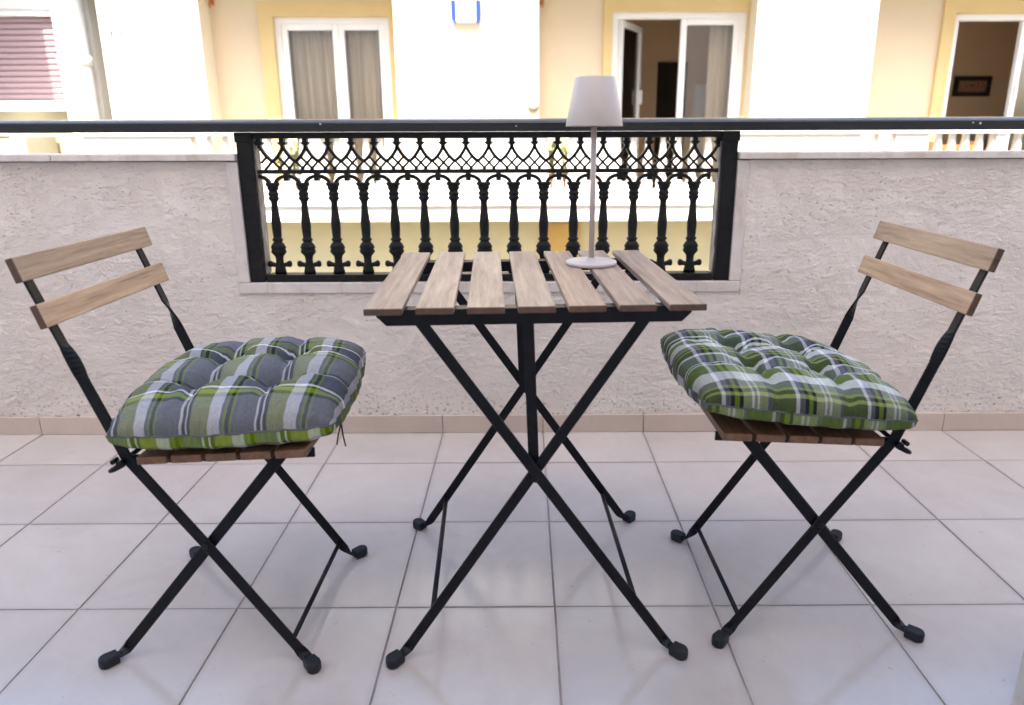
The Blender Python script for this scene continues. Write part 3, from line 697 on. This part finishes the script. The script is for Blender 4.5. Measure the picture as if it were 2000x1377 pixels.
# ---- folding chairs
def make_chair(loc, rz, label):
    ch = empty('folding_chair', loc, rz, label=label, cat='chair', group='folding bistro chairs at the table')
    WO, HW, HT = .1636, .0105, .0024
    for s_ in (-1, 1):
        dep = s_*WO
        F = (.160, .012); X = Vector((.0005, dep, .250)); Bp = Vector((-.119, dep, .422))
        st, d0, wv, cp, ang = legstations(F, 1, s_, [(X.x, X.z)], HW, HT, dep)
        tv = Vector((0, -s_*HT, 0))
        st.append((X, wv*HW, tv))
        u = Vector((-.1145, 0, .317)).normalized(); wu = Vector((u.z, 0, -u.x))
        wm = (wv+wu).normalized()
        st.append((Bp-d0*.012, wv*HW, tv)); st.append((Bp, wm*HW, tv)); st.append((Bp+u*.012, wu*HW, tv))
        def at(z): return Vector((-.119-.1145*(z-.422)/.317, dep, z))
        st.append((at(.568), wu*HW, tv))
        nrm = Vector((u.z, 0, -u.x))      # forward normal of the back
        for k in range(1, 7):
            a = math.pi/2*k/7; z = .568+.06*k/7
            off = nrm*.0015*math.sin(math.pi*k/7)
            st.append((at(z)+off, (wu*math.cos(a)+Vector((0, -s_, 0))*math.sin(a))*HW, (Vector((0, -s_, 0))*math.cos(a)-wu*math.sin(a))*HT))
        st.append((at(.628), Vector((0, -s_*HW, 0)), -wu*HT)); st.append((at(.772), Vector((0, -s_*HW, 0)), -wu*HT))
        b = MB(); b.strip(st); lg = b.build('back_leg', 'steel', ch); addcap(lg, cp, ang); rivet(lg, X.x, dep+s_*HT, X.z, s_)
        # front leg (inner), runs to the rear foot
        de2 = s_*(WO-.0075); F2 = (-.192, .012); top = Vector((.149, de2, .424))
        st, d0, wv, cp, ang = legstations(F2, -1, s_, [(top.x, top.z)], HW, HT, de2)
        st.append((top, wv*HW, tv)); b = MB(); b.strip(st); lg = b.build('front_leg', 'steel', ch); addcap(lg, cp, ang)
        # seat rail under the slats
        b = MB(); b.strip([((-.128, s_*.1475, .411), (0, 0, .009), (0, .0022, 0)), ((.206, s_*.1475, .4265), (0, 0, .009), (0, .0022, 0))]); sr = b.build('seat_rail', 'steel', ch)
        # hinge lug behind the bend
        b = MB(); b.tube([(-.124, s_*.168, .412), (-.134, s_*.169, .407), (-.143, s_*.170, .402), (-.149, s_*.170, .399)], [.005, .0055, .005, .0035], 8); b.tube([(-.126, s_*.160, .414), (-.126, s_*.176, .414)], .007, 10)
        b.tube([(-.139, s_*.160, .418), (-.139, s_*.174, .418)], .0045, 10); b.build('hinge_lug', 'steel', sr)
    b = MB(); b.tube([(.137, -WO+.002, .047), (.137, WO-.002, .047)], .0048, 10); b.build('stretcher', 'steel', ch)
    b = MB(); b.tube([(-.128, -WO+.002, .414), (-.128, WO-.002, .414)], .0045, 10); b.build('hinge_rod', 'steel', ch)
    # five seat slats
    tilt = math.atan2(.0150, .292)
    for k in range(5):
        x = -.0912+.0265+k*(.2931-.053)/4; z = .4175+.015*(x+.0912)/.2931
        b = slat(.0265, .1835, .0145, .0022, None, k)
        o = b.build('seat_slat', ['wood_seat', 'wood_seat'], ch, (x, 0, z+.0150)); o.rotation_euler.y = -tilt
    # two backrest slats in front of the uprights
    for (x0, z0, x1, z1) in ((-.2185, .7412, -.230, .7804), (-.1933, .6657, -.2052, .7042)):
        b = MB(); h_ = math.hypot(x1-x0, z1-z0); vs = b.box(-.012, 0, -.1947, .1947, 0, h_, .0022)
        for f in b.bm.faces:
            if abs(f.calc_center_median().y) > .1930: f.material_index = 1
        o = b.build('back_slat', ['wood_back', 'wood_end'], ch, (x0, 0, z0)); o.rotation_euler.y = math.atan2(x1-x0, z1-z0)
    return ch
chL = make_chair((-.5721, 1.2747, 0), -.018, 'left folding chair of pale wood and black steel, under the grey plaid cushion')
chR = dup(chL); chR.location = (.5568, 1.3341, 0); chR.rotation_euler.z = math.pi+.0122
chR['label'] = 'right folding chair of warm wood and black steel, under the green plaid cushion'

# ---- tufted cushions
def cushion(name, loc, rz, label, mat, hx, hy, hz, zfront, zback, seed, roll=0, flip=False):
    random.seed(seed); b = MB(); N = 72
    uvl = b.bm.loops.layers.uv.new('UVMap')
    from mathutils import noise as mn
    tufts = [(-.33, -.33), (.33, -.33), (-.33, .33), (.33, .33)]
    def P(u, v, top):
        # pillow outline: pulled-in sides, pointed corners
        kk = .30
        x, y = u*hx*math.sqrt(1-kk*v*v/2), v*hy*math.sqrt(1-kk*u*u/2)
        e = max(0, (1-abs(u)**3.2))*max(0, (1-abs(v)**3.2)); prof_ = e**.36
        for q in (-.33, .33):      # the creases pinch the rim a little
            x -= .006*u*abs(u)**5*math.exp(-((v-q)/.07)**2); y -= .006*v*abs(v)**5*math.exp(-((u-q)/.07)**2)
        if top:
            z = hz*.70*prof_
            for a, c in tufts:
                d2 = ((u-a)**2+(v-c)**2); z -= hz*.50*math.exp(-d2/.020)*prof_+hz*.12*math.exp(-d2/.10)*prof_
            for q in (-.33, .33):
                cu = math.exp(-((u-q)/.055)**2); cv = math.exp(-((v-q)/.055)**2)
                z -= hz*.17*prof_*(cu*(.55+.45*math.cos(math.pi*(v/.33-0))**2)+cv*(.55+.45*math.cos(math.pi*(u/.33))**2))
            for a, c in tufts:     # gathers radiating from each tuft
                d = math.hypot(u-a, v-c); an = math.atan2(v-c, u-a)
                z += hz*.045*math.exp(-((d-.12)/.10)**2)*math.sin(an*9+a*20+c*9)*prof_
            z += hz*.07*mn.noise(Vector((u*3+seed*7, v*3, 1)))*prof_+hz*.03*mn.noise(Vector((u*9+seed*3, v*9, 4)))*prof_
        else:
            z = -hz*.44*e**.2
        eg = 1-max(abs(u), abs(v))
        z += .0035*mn.noise(Vector((u*6+seed, v*6, 9)))
        # small pleats along the seam
        x += .0016*math.sin(v*40+seed)*max(0, 1-eg*8); y += .0016*math.sin(u*43+seed*2)*max(0, 1-eg*8)
        zb = zback+(zfront-zback)*(u+1)/2
        return Vector((x, y, z+zb+roll*v))
    def mp(i):     # denser sampling near the rim
        t_ = -1+2*i/N; return math.copysign(abs(math.sin(t_*math.pi/2))**.95, t_)
    grid = {}
    for top in (1, 0):
        for i in range(N+1):
            for j in range(N+1):
                rim = i in (0, N) or j in (0, N)
                if rim and not top: grid[0, i, j] = grid[1, i, j]; continue
                grid[top, i, j] = b.bm.verts.new(P(mp(i), mp(j), top))
    for top in (1, 0):
        for i in range(N):
            for j in range(N):
                q = [(i, j), (i+1, j), (i+1, j+1), (i, j+1)]
                if not top: q = q[::-1]
                f = b.bm.faces.new([grid[top, a, c] for a, c in q]); f.smooth = True
                for lp, (a, c) in zip(f.loops, q):
                    U, V = mp(a), mp(c); so_ = 0 if top else .23
                    lp[uvl].uv = ((U+1)/2+so_, ((1-V) if flip else (1+V))/2+so_*(.83 if flip else .645))
    me = bpy.data.meshes.new(name); bmesh.ops.recalc_face_normals(b.bm, faces=b.bm.faces[:]); b.bm.to_mesh(me)
    rimpts = [P(mp(i), -1, 1) for i in range(0, N+1, 2)]+[P(1, mp(i), 1) for i in range(2, N+1, 2)]+[P(mp(i), 1, 1) for i in range(N-2, -1, -2)]+[P(-1, mp(i), 1) for i in range(N-2, -1, -2)]
    b.bm.free(); me.materials.append(M_[mat])
    o = link(name, me, None, loc); o.rotation_euler.z = rz
    tag(o, label, 'cushion', 'plaid seat cushions')
    p = MB(); p.tube(rimpts, .0017, 6); p.build('seam_piping', 'seam', o)
    for k, (a, c) in enumerate(tufts):
        q = P(a, c, 1); t_ = MB(); t_.lathe([(.0005, q.z+.004), (.0045, q.z+.003), (.0055, q.z-.001)], q.x, q.y, 10); t_.build('tuft_button', 'cord', o)
    return o
cl = cushion('seat_cushion', (-.5721+.045, 1.2827, .0), .075, 'grey and lime plaid tufted cushion on the left chair', 'plaid_a', .200, .212, .094, .490, .484, 1, .004)
for dx, dz in ((-.004, 0), (.012, -.006)):
    t_ = MB(); t_.tube([(.184, -.088, .466), (.179, -.091, .446), (.175+dx*.5, -.093, .425), (.173+dx, -.094, .404+dz*.6)], .0014, 6); t_.build('tie_cord', 'cord', cl)
cr_ = cushion('seat_cushion', (.5568-.050, 1.3341, .0), math.pi+.0122, 'green plaid tufted cushion on the right chair, tipped up at its front', 'plaid_b', .206, .212, .082, .510, .472, 5, 0, True)

# ---- table lamp
lp = empty('table_lamp', (.143, 1.450, TZ+.0005), label='white cordless lamp with tapered shade standing on the table', cat='lamp')
b = MB(); b.lathe([(.0525, 0), (.0535, .0015), (.0535, .0055), (.0515, .0072), (.012, .0078), (.009, .012), (.0085, .014)], n=56); b.build('base', 'lamp', lp)
b = MB(); b.lathe([(.0058, .0125), (.0058, .300)], n=20); b.build('stem', 'lamp', lp)
b = MB(); b.lathe([(.0555, .2805), (.0568, .2795), (.0572, .281), (.0402, .3718), (.0388, .3732), (.003, .3735)], n=56, caps=False); b.lathe([(.0555, .2805), (.0388, .3712), (.003, .3718)], n=56, caps=False); b.build('lamp_shade', 'lamp', lp)
b = MB(); b.lathe([(.028, .296), (.030, .298), (.030, .312), (.010, .318)], n=30); b.build('light_head', 'lamp', lp)
